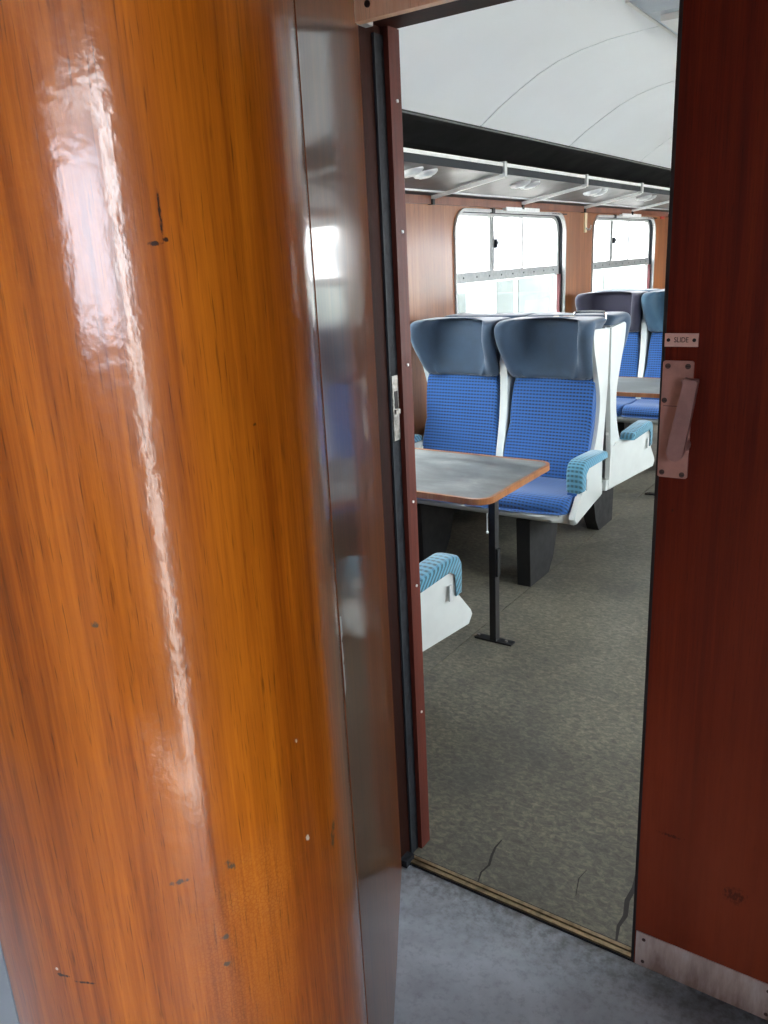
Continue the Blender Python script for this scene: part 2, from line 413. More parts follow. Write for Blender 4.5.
def make_window(idx, y, side, label):
    xi = XL if side < 0 else XR; s = -1 if side < 0 else 1     # s points out of the coach
    w = empty('window_%d' % idx, (xi, y, 0)); struct(w, label, 'window')
    def X(a, b): return (min(s*a, s*b), max(s*a, s*b))
    e = .002
    bm = bmesh.new(); a, b = X(-.012, .012)
    ring_prism(bm, rrect(-.012, WW+.012, WZ0-.012, WZ1+.012, .14), rrect(.006, WW-.006, WZ0+.006, WZ1-.006, .122), a, b)
    link('frame', bm, M['frame'], w, bevel=.003)
    bm = bmesh.new(); a, b = X(.014, .068)
    ring_prism(bm, rrect(e, WW-e, WZ0+e, WZ1-e, .125), rrect(.008, WW-.008, WZ0+.008, WZ1-.008, .12), a, b); link('gasket', bm, M['gasket'], w, smooth=True)
    bm = bmesh.new(); a, b = X(.040, .066)
    ring_prism(bm, rrect(.010, WW-.010, WZ0+.010, WZ1-.010, .115), rrect(.024, WW-.045, WZ0+.03, WZ1-.028, .10), a, b); link('sash_frame', bm, M['frame'], w, bevel=.003)
    a, b = X(.030, .068); tr = box('transom', a, b, .03, WW-.035, 1.402, 1.466, M['transom'], w, .004)
    bm = bmesh.new()
    for k in range(9): cyl(bm, (s*.029, .16+k*.18, 1.434), 'x', .006, .004, 8)
    sc = link('transom_screw', bm, M['gasket'], tr); sc['kind'] = 'stuff'
    a, b = X(.034, .064)
    for m0, m1 in ((.535, .560), (.572, .602), (1.035, 1.062)): box('mullion', a, b, m0, m1, 1.466, WZ1-.03, M['transom'], w, .004)
    a, b = X(.047, .052)
    for p0, p1 in ((.03, .545), (.59, 1.045), (1.05, WW-.03)): box('upper_pane', a, b, p0, p1, 1.46, WZ1-.03, M['glass'], w)
    box('lower_pane', a, b, .03, WW-.03, WZ0+.03, 1.41, M['glass_low'], w)
    a, b = X(.016, .034); box('catch', a, b, .602, .616, 1.61, 1.665, M['gasket'], w, .003)
    box('catch_knob', a, b, .622, .66, 1.628, 1.652, M['alu'], w, .004)
    a, b = X(-.030, -.002); box('vent_cover', a, b, .66, 1.20, WZ1+.006, WZ1+.030, M['rack_strip'], w, .004)
    a, b = X(.014, .036); box('side_strip', a, b, WW-.052, WW-.030, WZ0+.05, 1.40, M['curtain'], w, .002)
    portal((xi + s*.12, y + WW/2, (WZ0+WZ1)/2), (0, math.radians(90)*(1 if side > 0 else -1), 0), WZ1-WZ0+.05, WW+.05)
    return w
k = 0
NM = {(-1, 1): 'nearer silver framed window with three upper panes, left of the pair in view', (-1, 2): 'farther silver framed window with three upper panes, beside the dark door'}
for side in (-1, 1):
    for i, y in enumerate(WY):
        k += 1
        make_window(k, y, side, NM.get((side, i), 'silver framed saloon window, number %s along the %s wall, out of view' % (('one', 'two', 'three', 'four')[i], 'left' if side < 0 else 'right')))

# ================================================================== SETTING: ceiling, cornice
half = [(-2.10, 2.195), (-1.99, 2.272), (-1.882, 2.335), (-1.78, 2.390), (-1.68, 2.430), (-1.56, 2.460), (-1.434, 2.480), (-1.31, 2.489), (-1.189, 2.494), (-1.04, 2.497), (-.90, 2.498)]
arc = half + [(2*XC - x, z) for x, z in half[-2::-1]]
ce = empty('ceiling'); struct(ce, 'white curved saloon ceiling of panels with thin dark joints', 'ceiling')
ribs = [YB1, 2.72, 4.048, 5.258, 6.694, 7.95, 9.2, 10.5, 11.9, YEND]
for a, b in zip(ribs, ribs[1:]):
    bm = bmesh.new(); ys = [a+.006 + (b-a-.012)*q/4 for q in range(5)]
    outl = arc + [(x, z+.012) for x, z in arc[::-1]]
    loft(bm, [[(x, y, z) for x, z in outl] for y in ys]); link('ceiling_panel', bm, M['ceiling'], ce, smooth=True)
bm = bmesh.new(); outl = [(x, z+.012) for x, z in arc] + [(x, z+.03) for x, z in arc[::-1]]
prism(bm, outl, 'y', YB1, YEND); link('joint_backing', bm, M['joint'], ce, smooth=True)
for nm, s in (('trim_2', -1), ('trim_3', 1)):
    t = empty(nm); struct(t, 'matt black cornice between curved ceiling and luggage rack' if s < 0 else 'matt black cornice on the far side from the seats in view', 'cornice')
    def mx(x): return x if s < 0 else 2*XC - x
    bm = bmesh.new(); prism(bm, [(mx(x), z) for x, z in ((-2.096, 2.19), (-2.13, 2.175), (-2.30, 2.115), (-2.45, 2.04), (-2.52, 1.99), (-2.57, 1.99), (-2.57, 2.23), (-2.096, 2.215))], 'y', YB1, YEND)
    link('cornice_board', bm, M['rack_black'], t)
    bm = bmesh.new(); prism(bm, [(mx(x), z) for x, z in ((-2.094, 2.188), (-2.10, 2.184), (-2.112, 2.194), (-2.106, 2.202))], 'y', YB1, YEND); link('cornice_bead', bm, M['transom'], t)

lf = empty('ceiling_light', (XC, 0, 0)); tag(lf, 'long grey box light fitting along the middle of the white ceiling', 'ceiling light')
bm = bmesh.new(); prism(bm, [(-.285, 2.488), (-.20, 2.43), (.20, 2.43), (.285, 2.488)], 'y', 3.55, 11.0); link('housing', bm, M['lamp_house'], lf, bevel=.004)
box('diffuser', -.17, .17, 3.6, 10.95, 2.405, 2.429, M['white_paint'], lf, .01)
for s in (-1, 1): box('edge_strip', min(s*.280, s*.296), max(s*.280, s*.296), 3.55, 11.0, 2.482, 2.490, M['rack_strip'], lf)

# ================================================================== SETTING: bulkhead, vestibule shell
bf = empty('wall_front'); struct(bf, 'dark brown bulkhead holding the doorway to the saloon', 'wall')
box('left_panel', XL, -1.077, YB0, YB1, 0, 2.5, M['saloon_wood'], bf)
box('right_panel', -.31, XR, YB0, YB1, 0, 2.5, M['saloon_wood'], bf)
box('over_panel', -1.077, -.31, YB0, YB1, 2.05, 2.5, M['saloon_wood'], bf)
dr = empty('door_2'); struct(dr, 'dark brown doorway frame with rubber channel and red-brown jamb', 'door frame')
box('jamb', -1.075, -1.027, 1.452, YB1, 0, 2.05, M['dark_wood'], dr, .002)
box('rubber_channel', -1.027, -1.022, 1.517, 1.548, 0, 2.0, M['rubber'], dr, .002)
box('channel_edge', -1.027, -1.021, 1.513, 1.517, 0, 2.0, M['gasket'], dr, .001)
rj = box('red_jamb', -1.027, -1.010, 1.548, 1.590, .0, 2.016, M['red_wood'], dr, .004)
bm = bmesh.new()
for z in (.42, .78, 1.0, 1.33, 1.62, 1.88): cyl(bm, (-1.009, 1.572, z), 'x', .0035, .003, 8)
o = link('jamb_pin', bm, M['rack_strip'], rj); o['kind'] = 'stuff'
box('header', -1.027, -.31, YB0, 1.582, 2.016, 2.05, M['dark_wood'], dr, .003)
st = box('strike_plate', -1.022, -1.019, 1.519, 1.543, 1.16, 1.31, M['strike'], dr, .001)
box('strike_slot', -1.0195, -1.0180, 1.526, 1.538, 1.235, 1.275, M['ink'], st)
box('strike_tongue', -1.0195, -1.014, 1.524, 1.541, 1.222, 1.233, M['strike'], st, .001)
box('sill_block', -1.05, -1.005, 1.462, 1.50, 0, .02, M['rubber'], dr, .004)
pm = empty('trim_4'); struct(pm, 'pale worn wooden pelmet box above the doorway hiding the door track', 'pelmet')
box('pelmet_board', -.978, .60, 1.385, 1.405, 1.986, 2.2, M['pale_wood'], pm, .002)
box('pelmet_end', -.996, -.979, 1.385, 1.45, 1.992, 2.2, M['white_paint'], pm, .002)
box('pelmet_underside', -.978, .60, 1.405, YB0, 2.012, 2.024, M['dark_wood'], pm)
bm = bmesh.new(); cyl(bm, (-.945, 1.384, 2.01), 'y', .006, .004, 10); link('pelmet_screw', bm, M['screw'], pm)

# ---- the curved wooden corner with its flat panels
CX, CY, CR = -.756, .564, .234
P0 = (-.575, .711)
def colring(r, a0, a1, n): return [(CX + r*math.cos(a0+(a1-a0)*k/n), CY + r*math.sin(a0+(a1-a0)*k/n)) for k in range(n+1)]
A0 = math.atan2(P0[1]-CY, P0[0]-CX); A1 = math.radians(-97)
wc = empty('wall_corner'); struct(wc, 'glossy orange-brown varnished wooden corner, rounded, floor to ceiling', 'wall panel')
bm = bmesh.new(); out_ = colring(CR, A0, A1, 40); in_ = colring(CR-.018, A1, A0, 40)
prism(bm, out_ + in_, 'z', .0, 2.2); link('curved_panel', bm, M['column'], wc, smooth=True)
# flat panel to the door jamb
Q0 = (P0[0]-.0080, P0[1]+.0136); Q1 = (-1.014, 1.450)
dx, dy = Q1[0]-Q0[0], Q1[1]-Q0[1]; L_ = math.hypot(dx, dy); nx, ny = dy/L_, -dx/L_
wp = empty('wall_inner'); struct(wp, 'narrow flat glossy brown panel between rounded corner and door jamb', 'wall panel')
bm = bmesh.new(); prism(bm, [Q0, Q1, (Q1[0]-nx*.02, Q1[1]-ny*.02), (Q0[0]-nx*.02, Q0[1]-ny*.02)], 'z', .004, 2.2); link('flat_panel', bm, M['panel'], wp, bevel=.0012)
e_ = 1/L_
bm = bmesh.new(); prism(bm, [(Q0[0]-nx*.0012-dx*e_*.0004, Q0[1]-ny*.0012-dy*e_*.0004), (P0[0]-nx*.0012+dx*e_*.002, P0[1]-ny*.0012+dy*e_*.002), (P0[0]-nx*.017+dx*e_*.002, P0[1]-ny*.017+dy*e_*.002), (Q0[0]-nx*.017-dx*e_*.0004, Q0[1]-ny*.017-dy*e_*.0004)], 'z', 0, 2.2); link('seam_filler', bm, M['ink'], wp)
# chipped lacquer beside the seam
bm = bmesh.new(); ex, ey = dx/L_, dy/L_
for z0, z1, w in ((1.065, 1.10, .0022), (1.098, 1.135, .003), (1.02, 1.068, .0024)):
    a = (Q0[0]+ex*.001+nx*.0007, Q0[1]+ey*.001+ny*.0007); b = (a[0]+ex*w*5, a[1]+ey*w*5)
    f = [bm.verts.new((a[0], a[1], z0)), bm.verts.new((b[0], b[1], z0+.006)), bm.verts.new((b[0]-ex*.003, b[1]-ey*.003, z1-.005)), bm.verts.new((a[0], a[1], z1))]; bm.faces.new(f)
o = link('lacquer_chip', bm, M['rack_strip'], wp)
# flat grey panel on the other side, along the cross passage
xe, ye = CX + CR*math.cos(A1), CY + CR*math.sin(A1)
wg = empty('wall_side'); struct(wg, 'flat blue-grey panel past the left edge of the rounded corner', 'wall panel')
bm = bmesh.new(); tx, ty = math.sin(A1), -math.cos(A1); L2 = 1.7
tx, ty = (tx, ty) if tx < 0 else (-tx, -ty)
prism(bm, [(xe+tx*.006, ye+ty*.006), (xe+tx*L2, ye+ty*L2), (xe+tx*L2, ye+ty*L2+.02), (xe+tx*.006, ye+ty*.006+.02)], 'z', .004, 2.2); link('flat_panel', bm, M['grey_panel'], wg, bevel=.001)
bm = bmesh.new(); prism(bm, [(xe-tx*.02, ye+.008), (xe+tx*.05, ye+ty*.05+.008), (xe+tx*.05, ye+ty*.05+.03), (xe-tx*.02, ye+.03)], 'z', 0, 2.2); link('seam_backing', bm, M['ink'], wg)

# ---- vestibule shell round the camera
YV = -1.4
wv = empty('wall_back'); struct(wv, 'pale painted rear wall of the vestibule behind the camera', 'wall')
box('back_panel', XL, XR+.07, YV-.06, YV, 0, 2.25, M['buff_wall'], wv)
vc = box('ceiling', XL, XR+.07, YV-.06, YB0-.001, 2.2, 2.26, M['white_paint']); struct(vc, 'white flat vestibule ceiling above the rounded wooden corner', 'ceiling')
vl = empty('wall_outer')
box('rear_pier', XL-.07, XL, YV, -1.05, 0, 2.2, M['panel'], vl); box('front_pier', XL-.07, XL, -.25, YB0, 0, 2.2, M['panel'], vl)
box('below_window', XL-.07, XL, -1.05, -.25, 0, 1.1, M['panel'], vl); box('above_window', XL-.07, XL, -1.05, -.25, 1.95, 2.2, M['panel'], vl)
box('pane', XL-.045, XL-.039, -1.05, -.25, 1.1, 1.95, M['glass'], vl)  # unseen window added to bring more daylight into the vestibule
portal((XL-.12, -.65, 1.525), (0, math.radians(-90), 0), .85, .8)
struct(vl, 'brown outer wall at the left end of the vestibule', 'wall')
vr = empty('wall_vestibule'); struct(vr, 'brown outer wall with the exterior door right of the camera', 'wall')
DY0, DY1 = -1.02, -.04
box('rear_pier', XR, XR+.07, YV, DY0, 0, 2.2, M['panel'], vr)
box('front_pier', XR, XR+.07, DY1, YB0, 0, 2.2, M['panel'], vr)
box('lintel', XR, XR+.07, DY0, DY1, 2.0, 2.2, M['panel'], vr)
ed = empty('door_3', (XR+.035, DY0, 0), math.radians(-16)); struct(ed, 'brown exterior carriage door standing ajar, right of the camera', 'door')
box('lower_leaf', -.02, .02, 0, .78, .02, 1.38, M['dark_wood'], ed)
box('upper_rail', -.02, .02, 0, .78, 1.90, 1.98, M['dark_wood'], ed)
for a, b in ((0, .07), (.71, .78)): box('stile', -.02, .02, a, b, 1.38, 1.90, M['dark_wood'], ed)
box('pane', -.004, .004, .07, .71, 1.38, 1.90, M['glass_dull'], ed)
portal((XR+.10, (DY0+DY1)/2, 1.0), (0, math.radians(90), 0), 2.0, DY1-DY0)

we = box('wall_end', XL-.07, XR+.07, YEND, YEND+.06, 0, 2.6, M['saloon_wood']); struct(we, 'brown far end wall of the saloon', 'wall')

# ================================================================== sliding door on the right
sd = empty('door_1', (0, 0, 0)); struct(sd, 'dark red-brown wooden sliding door with bronze handle and grey kick plate', 'door')
bm = bmesh.new(); bx(bm, -.392, .50, 1.447, 1.486, .034, 1.984); link('door_leaf', bm, M['door'], sd, bevel=.003)
box('edge_trim', -.399, -.392, 1.449, 1.484, .034, 1.984, M['black_metal'], sd, .002)
box('edge_bead', -.4015, -.399, 1.474, 1.482, .034, 1.984, M['chrome'], sd, .0008)
kp = box('kick_plate', -.389, .50, 1.4445, 1.447, .036, .126, M['kick'], sd, .0008)
bm = bmesh.new()
for x in (-.372, -.12, .14, .42):
    for z in (.050, .110): cyl(bm, (x, 1.4440, z), 'y', .004, .0016, 8)
o = link('kick_plate_screw', bm, M['screw'], kp); o['kind'] = 'stuff'
sd.rotation_euler = (0, math.radians(-.16), 0); sd.location = (.0016, 0, 0)
# sign plate
sp = box('sign_plate', -.3935, -.3375, 1.4440, 1.4470, 1.396, 1.4185, M['cream'], sd, .0008)
sp.data.materials[0] = plain('pink_bronze_sign', (206, 164, 150), .5, .1, .06, 60)
cu = bpy.data.curves.new('lettering', 'FONT'); cu.body = 'SLIDE'; cu.size = .0125; cu.align_x = 'CENTER'; cu.align_y = 'CENTER'; cu.extrude = .0003
tmp = bpy.data.objects.new('lettering', cu); COL.objects.link(tmp)
bpy.context.view_layer.update()
me = bpy.data.meshes.new_from_object(tmp.evaluated_get(bpy.context.evaluated_depsgraph_get())); bpy.data.objects.remove(tmp)
lt = bpy.data.objects.new('lettering', me); COL.objects.link(lt); me.materials.clear(); me.materials.append(M['ink'])
lt.location = (-.3655, 1.4437, 1.4073); lt.rotation_euler = (math.radians(90), 0, 0); lt.scale = (.8, 1, 1); lt.parent = sp
for x in (-.387, -.344):
    bm = bmesh.new(); cyl(bm, (x, 1.4438, 1.4073), 'y', .0032, .0014, 10); link('sign_screw', bm, M['ink'], sp)
# handle plate
bm = bmesh.new(); prism(bm, rrect(-.394, -.342, 1.163, 1.372, .004, 3), 'y', 1.4425, 1.447); hp = link('lock_plate', bm, M['bronze'], sd, bevel=.0008)
box('plate_line', -.390, -.360, 1.4420, 1.4425, 1.2925, 1.2935, M['screw'], hp)
for x, z in ((-.385, 1.363), (-.351, 1.363), (-.388, 1.303), (-.386, 1.172), (-.351, 1.170)):
    bm = bmesh.new(); cyl(bm, (x, 1.4420, z), 'y', .0048, .0018, 14); sc = link('plate_screw', bm, M['screw'], hp, smooth=True)
    box('screw_slot', x-.0036, x+.0036, 1.4406, 1.4412, z-.0007, z+.0007, M['ink'], sc)
bm = bmesh.new(); cyl(bm, (-.350, 1.428, 1.226), 'y', .0115, .030, 22); link('lever_boss', bm, M['bronze_lever'], hp, smooth=True)
bm = bmesh.new()
# lever: broad flat tongue leaning right towards its tip
ctr = [(-.355, 1.218, .0138), (-.353, 1.232, .0138), (-.348, 1.262, .0130), (-.342, 1.300, .0122), (-.336, 1.340, .0112), (-.335, 1.346, .0110)]
def lev(off): return [(x, z) for x, z, w in off]
left = [(x-w, z+.003) for x, z, w in ctr]; right = [(x+w, z-.003) for x, z, w in ctr]
bot = [(-.355+.0138*math.cos(a), 1.218+.0138*math.sin(a)) for a in [math.radians(d) for d in range(-20, -190, -20)]]
prism(bm, right[::-1] + bot + left, 'y', 1.399, 1.412); link('lever', bm, M['bronze_lever'], hp, bevel=.003)
box('lever_tip', -.350, -.326, 1.397, 1.42, 1.340, 1.346, M['bronze_lever'], hp, .002)

# ================================================================== seats
SEAT_PARTS = {}
def hourglass():
    """side-on outline (y, z) of the moulded side plate; seat faces -y"""
    fr = smooth_poly([(-.225, 1.16), (-.210, 1.10), (-.170, 1.01), (-.140, .94), (-.118, .87), (-.116, .80), (-.138, .70), (-.19, .60), (-.30, .50)], 4)
    return [(-.004, 1.192), (-.20, 1.204), (-.228, 1.195)] + fr + [(-.60, .43), (-.62, .40), (-.60, .37), (-.05, .37), (-.055, .55), (-.035, .72), (-.010, .92)]
def headrest_rings(cx):
    rings = []
    #        z     side  wing  front back  inset
    prof = [(.955, .200, .160, .140, .06), (.962, .220, .186, .166, .05), (.99, .228, .210, .172, .045), (1.04, .236, .245, .166, .04), (1.10, .243, .285, .156, .038),
            (1.155, .250, .315, .148, .034), (1.203, .256, .322, .142, .026), (1.234, .252, .310, .130, .020), (1.250, .238, .275, .110, .024), (1.254, .21, .235, .09, .04)]
    for z, s, w, f, b in prof:
        t = .062
        g = 0 if z > 1.205 else .034           # below the plate top the sides tuck inside the plates, the wing fronts roll round them
        rt = [(s-.03-g, -b), (s-g, -b-.02), (s-g, -.12), (s-g, -.205), (s+.002, -.235 if w > .27 else -w*.82), (s-.003, -w+.026), (s-.026, -w), (s-.056, -w+.008), (s-.076, -w+.04 if w > f+.075 else -(w+f)/2), (s-.086, -f-.026), (s-.108, -f-.004), (s-.165, -f+.002), (.03, -f)]
        pts = rt + [(-x, y) for x, y in rt[::-1]]
        # half ring order: right back -> right wing -> front -> left wing -> left back
        rings.append([(cx + x, y, z) for x, y in pts])
    return rings
def cushion(rings_yz, x0, x1, r=.02):
    """rings over x of a side-on outline, pulled in near both ends"""
    cy = sum(p[0] for p in rings_yz)/len(rings_yz); cz = sum(p[1] for p in rings_yz)/len(rings_yz)
    out = []
    for x, k in ((x0, .0), (x0+r*.25, .55), (x0+r, .93), (x0+r*2.2, 1.), ((x0+x1)/2, 1.0), (x1-r*2.2, 1.), (x1-r, .93), (x1-r*.25, .55), (x1, .0)):
        d = r*(1-k)
        out.append([(x, y + (cy-y)/max(abs(cy-y), abs(cz-z), .02)*d, z + (cz-z)/max(abs(cy-y), abs(cz-z), .02)*d) for y, z in rings_yz])
    return out
def make_double_seat():
    r = empty('double_seat')
    # base shell: tray under the cushions
    tray = [(-.02, .345), (-.57, .345), (-.62, .360), (-.648, .378), (-.655, .392), (-.645, .400), (-.02, .400)]
    bm = bmesh.new(); loft(bm, [[(x, max(y, -.655 + pull), z) for y, z in tray] for x, pull in ((-.53, .07), (-.46, .02), (-.40, 0), (.40, 0), (.46, .02), (.53, .07))])
    for v in bm.verts:
        if v.co.y > -.1: v.co.x *= .92
    link('base_shell', bm, M['white_shell'], r, bevel=.006)
    # aisle and wall side: plate plus flared arm
    for s in (1, -1):
        bm = bmesh.new(); prism(bm, hourglass(), 'x', s*.470, s*.495); link('side_plate', bm, M['white_shell'], r, bevel=.006)
        arm = [(-.12, .585), (-.505, .600), (-.524, .49), (-.606, .405), (-.616, .385), (-.590, .352), (-.05, .345), (-.055, .50), (-.08, .57)]
        bm = bmesh.new()
        loft(bm, [[(s*.540, y, z) for y, z in arm], [(s*.556, y, z) for y, z in arm], [(s*.568, y*.985-.003, z + (.006 if z < .37 else 0)) for y, z in arm]])
        bx(bm, min(s*.488, s*.545), max(s*.488, s*.545), -.49, -.10, .482, .590)
        for v in bm.verts: v.co.x = s*(.485 + (abs(v.co.x)-.485)*min(1, max(.12, (-v.co.y-.06)/.26)))
        ar = link('arm_panel', bm, M['white_shell'], r, bevel=.003)
        box('arm_catch', min(s*.567, s*.571), max(s*.567, s*.571), -.475, -.455, .49, .545, M['alu'], ar, .001)
        pad = [(-.185, .590), (-.195, .615), (-.22, .626), (-.40, .640), (-.49, .640), (-.525, .628), (-.542, .600), (-.545, .56), (-.540, .49), (-.505, .487), (-.502, .57), (-.47, .597)]
        bm = bmesh.new(); loft(bm, cushion(pad, s*.492 if s > 0 else s*.574, s*.574 if s > 0 else s*.492, .014)); link('armrest_pad', bm, M['check_faded'], r, smooth=True, angle=60)
        bm = bmesh.new(); prism(bm, [(-.505, .490), (-.535, .488), (-.545, .44), (-.52, .43)], 'x', s*.50, s*.545); link('arm_front_cloth', bm, M['blue_piping'], r, bevel=.004)
    # centre divider, its outline shallower
    div = [(-.03, 1.19), (-.10, 1.19), (-.15, 1.12), (-.185, 1.03), (-.172, .95), (-.176, .85), (-.186, .75), (-.208, .65), (-.228, .57), (-.24, .50), (-.24, .44), (-.06, .44), (-.05, .72)]
    bm = bmesh.new(); prism(bm, div, 'x', -.020, .020); link('divider', bm, M['white_shell'], r, bevel=.006)
    bm = bmesh.new(); prism(bm, [(-.045, 1.20), (-.06, .90), (-.10, .72), (-.12, .40), (-.075, .40), (-.072, .55), (-.05, .72), (-.024, .92), (-.018, 1.20)], 'x', -.484, .484); link('back_panel', bm, M['grey_back'], r)
    for s in (-1, 1):
        c = s*.252
        bc = [(-.06, .94), (-.10, .968), (-.138, .964), (-.153, .935), (-.164, .88), (-.180, .78), (-.205, .66), (-.225, .58), (-.245, .50), (-.245, .45), (-.21, .43), (-.12, .44), (-.07, .90)]
        bm = bmesh.new(); loft(bm, cushion(smooth_poly(bc + [bc[0]], 2)[:-1], min(s*.018, s*.476), max(s*.018, s*.476), .024))
        for v in bm.verts:
            if abs(v.co.x) < .2: v.co.x += s*.035*max(0, (v.co.z-.5)/.5)*(.2-abs(v.co.x))/.18
        link('back_cushion', bm, M['check'], r, smooth=True, angle=60)
        sc_ = [(-.20, .402), (-.20, .455), (-.24, .468), (-.36, .463), (-.50, .474), (-.585, .478), (-.632, .468), (-.655, .440), (-.652, .412), (-.63, .402)]
        bm = bmesh.new(); loft(bm, cushion(smooth_poly(sc_ + [sc_[0]], 2)[:-1], min(s*.006, s*.542), max(s*.006, s*.542), .02))
        for v in bm.verts:
            v.co.x = math.copysign(min(abs(v.co.x), (.466 + .062*min(1, max(0, (-v.co.y-.06)/.26)))), v.co.x)
            k = (abs(v.co.x)-.42)/.12
            if k > 0 and v.co.y < -.40: v.co.y += .075*k*k*min(1, (-v.co.y-.40)/.15)
        link('seat_cushion', bm, M['check'], r, smooth=True, angle=60)
        bm = bmesh.new(); loft(bm, headrest_rings(c)); h = link('headrest', bm, M['headrest'], r, smooth=True, angle=70)
        sb = h.modifiers.new('soften', 'SUBSURF'); sb.levels = 1; sb.render_levels = 2
        h.material_slots[0].link = 'OBJECT'; h.material_slots[0].material = M['headrest']
        # pedestal
        bm = bmesh.new(); prism(bm, [(-.24, .345), (-.60, .345), (-.585, .0), (-.36, .0), (-.30, .08), (-.26, .2)], 'x', s*.27, s*.34); link('pedestal', bm, M['under_black'], r, bevel=.006)
    return r
SX = -1.85; GRP = None
B = make_double_seat(); B.location = (SX, YCEN[1]-.008, 0)
tag(B, 'blue check double seat with navy wing headrests, facing camera behind the near table', 'seat')
def seat(x, y, rz, label):
    o = copy_tree(B); o.location = (x, y, 0); o.rotation_euler = (0, 0, rz); tag(o, label, 'seat'); return o
PI = math.pi
sA = seat(SX+.065, YCEN[0]+.035, PI, 'nearest double seat facing away, only its teal-topped white arm showing by door jamb')
sC = seat(SX, YCEN[1]+.008, PI, 'double seat facing away, white side shell backing onto the blue check seat')
sD = seat(SX, YCEN[2]-.008, 0, 'double seat facing camera behind the far table, plum and pale blue headrests')
sE = seat(SX, YCEN[2]+.008, PI, 'farthest double seat, facing away behind the plum headrest')
hs = sorted([c for c in sD.children if c.name.startswith('headrest')], key=lambda c: sum(v.co.x for v in c.data.vertices))
hs[0].material_slots[0].material = M['headrest_plum']; hs[1].material_slots[0].material = M['headrest_blue']
hs[0]['label'] = 'dark plum headrest'; hs[1]['label'] = 'pale faded blue headrest'
for c in sE.children:
    if c.name.startswith('headrest'): c.material_slots[0].material = M['headrest_blue']
# grab handle on top at the aisle end
g = smooth_poly([(.315, -.02, 1.235), (.318, -.02, 1.262), (.335, -.02, 1.272), (.455, -.02, 1.272), (.472, -.02, 1.262), (.475, -.02, 1.235)], 4)
bm = bmesh.new(); tube(bm, g, .0062, 8); link('grab_handle', bm, M['chrome'], B, smooth=True)
# worn mounting plates left on the near seat's top, and a pull cord under its front
for i, (x, w) in enumerate(((.215, .02), (.265, .03), (.300, .012))):
    box('mounting_plate', x, x+w, -.05, -.02, 1.243, 1.254, M['cream'] if i != 1 else M['bronze'], B, .002)
bm = bmesh.new(); tube(bm, [(.145, -.66, .375), (.145, -.66, .285)], .0022, 6); cd = link('pull_cord', bm, M['rack_strip'], B)
bm = bmesh.new(); bmesh.ops.create_uvsphere(bm, u_segments=10, v_segments=6, radius=.0075, matrix=Matrix.Translation((.145, -.66, .279))); link('cord_bead', bm, M['rack_strip'], cd, smooth=True)
# oval badge on the grey side panel of the seat facing away
box('side_latch', -.484, -.470, -.052, -.040, .64, .655, M['rack_strip'], sC, .002)

# ================================================================== tables
def make_table():
    r = empty('table')
    x0, x1, y0, y1 = -.56, .58, -.315, .315
    def outline(i):
        rr = .07 - i
        pts = [(x0, y1-i), (x0, y0+i)]
        for cx, cy, a0 in ((x1-i-rr, y0+i+rr, -90), (x1-i-rr, y1-i-rr, 0)):
            for q in range(8):
                a = math.radians(a0 + 90*q/7); pts.append((cx + rr*math.cos(a), cy + rr*math.sin(a)))
        return pts
    o_, i_ = outline(0), outline(.014)
    bm = bmesh.new(); prism(bm, i_, 'z', .694, .7205); link('table_top', bm, M['laminate'], r)
    bm = bmesh.new(); ring_prism(bm, o_, outline(.0142), .698, .722, 'z'); link('table_edge', bm, M['edge_wood'], r, bevel=.004)
    bm = bmesh.new(); bx(bm, .437, .465, -.018, .018, .006, .692); link('leg', bm, M['black_metal'], r, bevel=.003)
    box('foot_plate', .365, .535, -.020, .020, 0, .008, M['black_metal'], r, .002)
    box('top_bracket', -.45, .47, -.025, .025, .676, .692, M['black_metal'], r)
    bm = bmesh.new()
    for x in (.375, .505):
        for y in (0,): cyl(bm, (x, y, .010), 'z', .007, .006, 8)
    o = link('foot_bolt', bm, M['strike'], r); o['kind'] = 'stuff'
    box('leg_latch', .465, .475, -.015, .010, .30, .42, M['under_black'], r, .002)
    return r
TX = -1.855
t1 = make_table(); t1.location = (TX, 2.785, 0); tag(t1, 'near grey-topped table with orange wood edge and black leg, before the blue seats', 'table')
t2 = copy_tree(t1); t2.location = (TX, 5.19, 0); tag(t2, 'far grey-topped table between back-to-back seats, partly behind the dark door', 'table')

# ================================================================== luggage rack
BRK = [1.80, 3.01, 4.215, 5.425, 6.60, 7.80, 9.00, 10.2, 11.4, 12.6]
lr = empty('luggage_rack', (0, 0, 0)); tag(lr, 'long grey metal luggage rack with pale brackets above the windows', 'luggage rack')
bm = bmesh.new(); prism(bm, [(-2.055, 1.975), (-2.10, 1.972), (-2.40, 1.925), (XL, 1.905), (XL, 1.915), (-2.40, 1.936), (-2.10, 1.985), (-2.055, 1.988)], 'y', YB1, YEND); link('rack_shelf', bm, M['rack_grey'], lr)
box('front_rail', -2.062, -2.045, YB1, YEND, 2.012, 2.030, M['rack_strip'], lr, .003)
box('front_lip', -2.056, -2.049, YB1, YEND, 1.975, 2.012, M['gasket'], lr)
box('rear_rail', -2.44, -2.425, YB1, YEND, 1.912, 1.926, M['alu'], lr, .002)
for y in BRK:
    bm = bmesh.new(); prism(bm, [(-2.035, 1.975), (-2.05, 1.955), (-2.48, 1.885), (XL, 1.885), (XL, 1.90), (-2.48, 1.905), (-2.06, 1.972)], 'y', y-.010, y+.010)
    br = link('bracket', bm, M['rack_strip'], lr, bevel=.002)
    box('bracket_clip', -2.066, -2.034, y-.014, y+.014, 1.962, 2.036, M['alu'], br, .003)
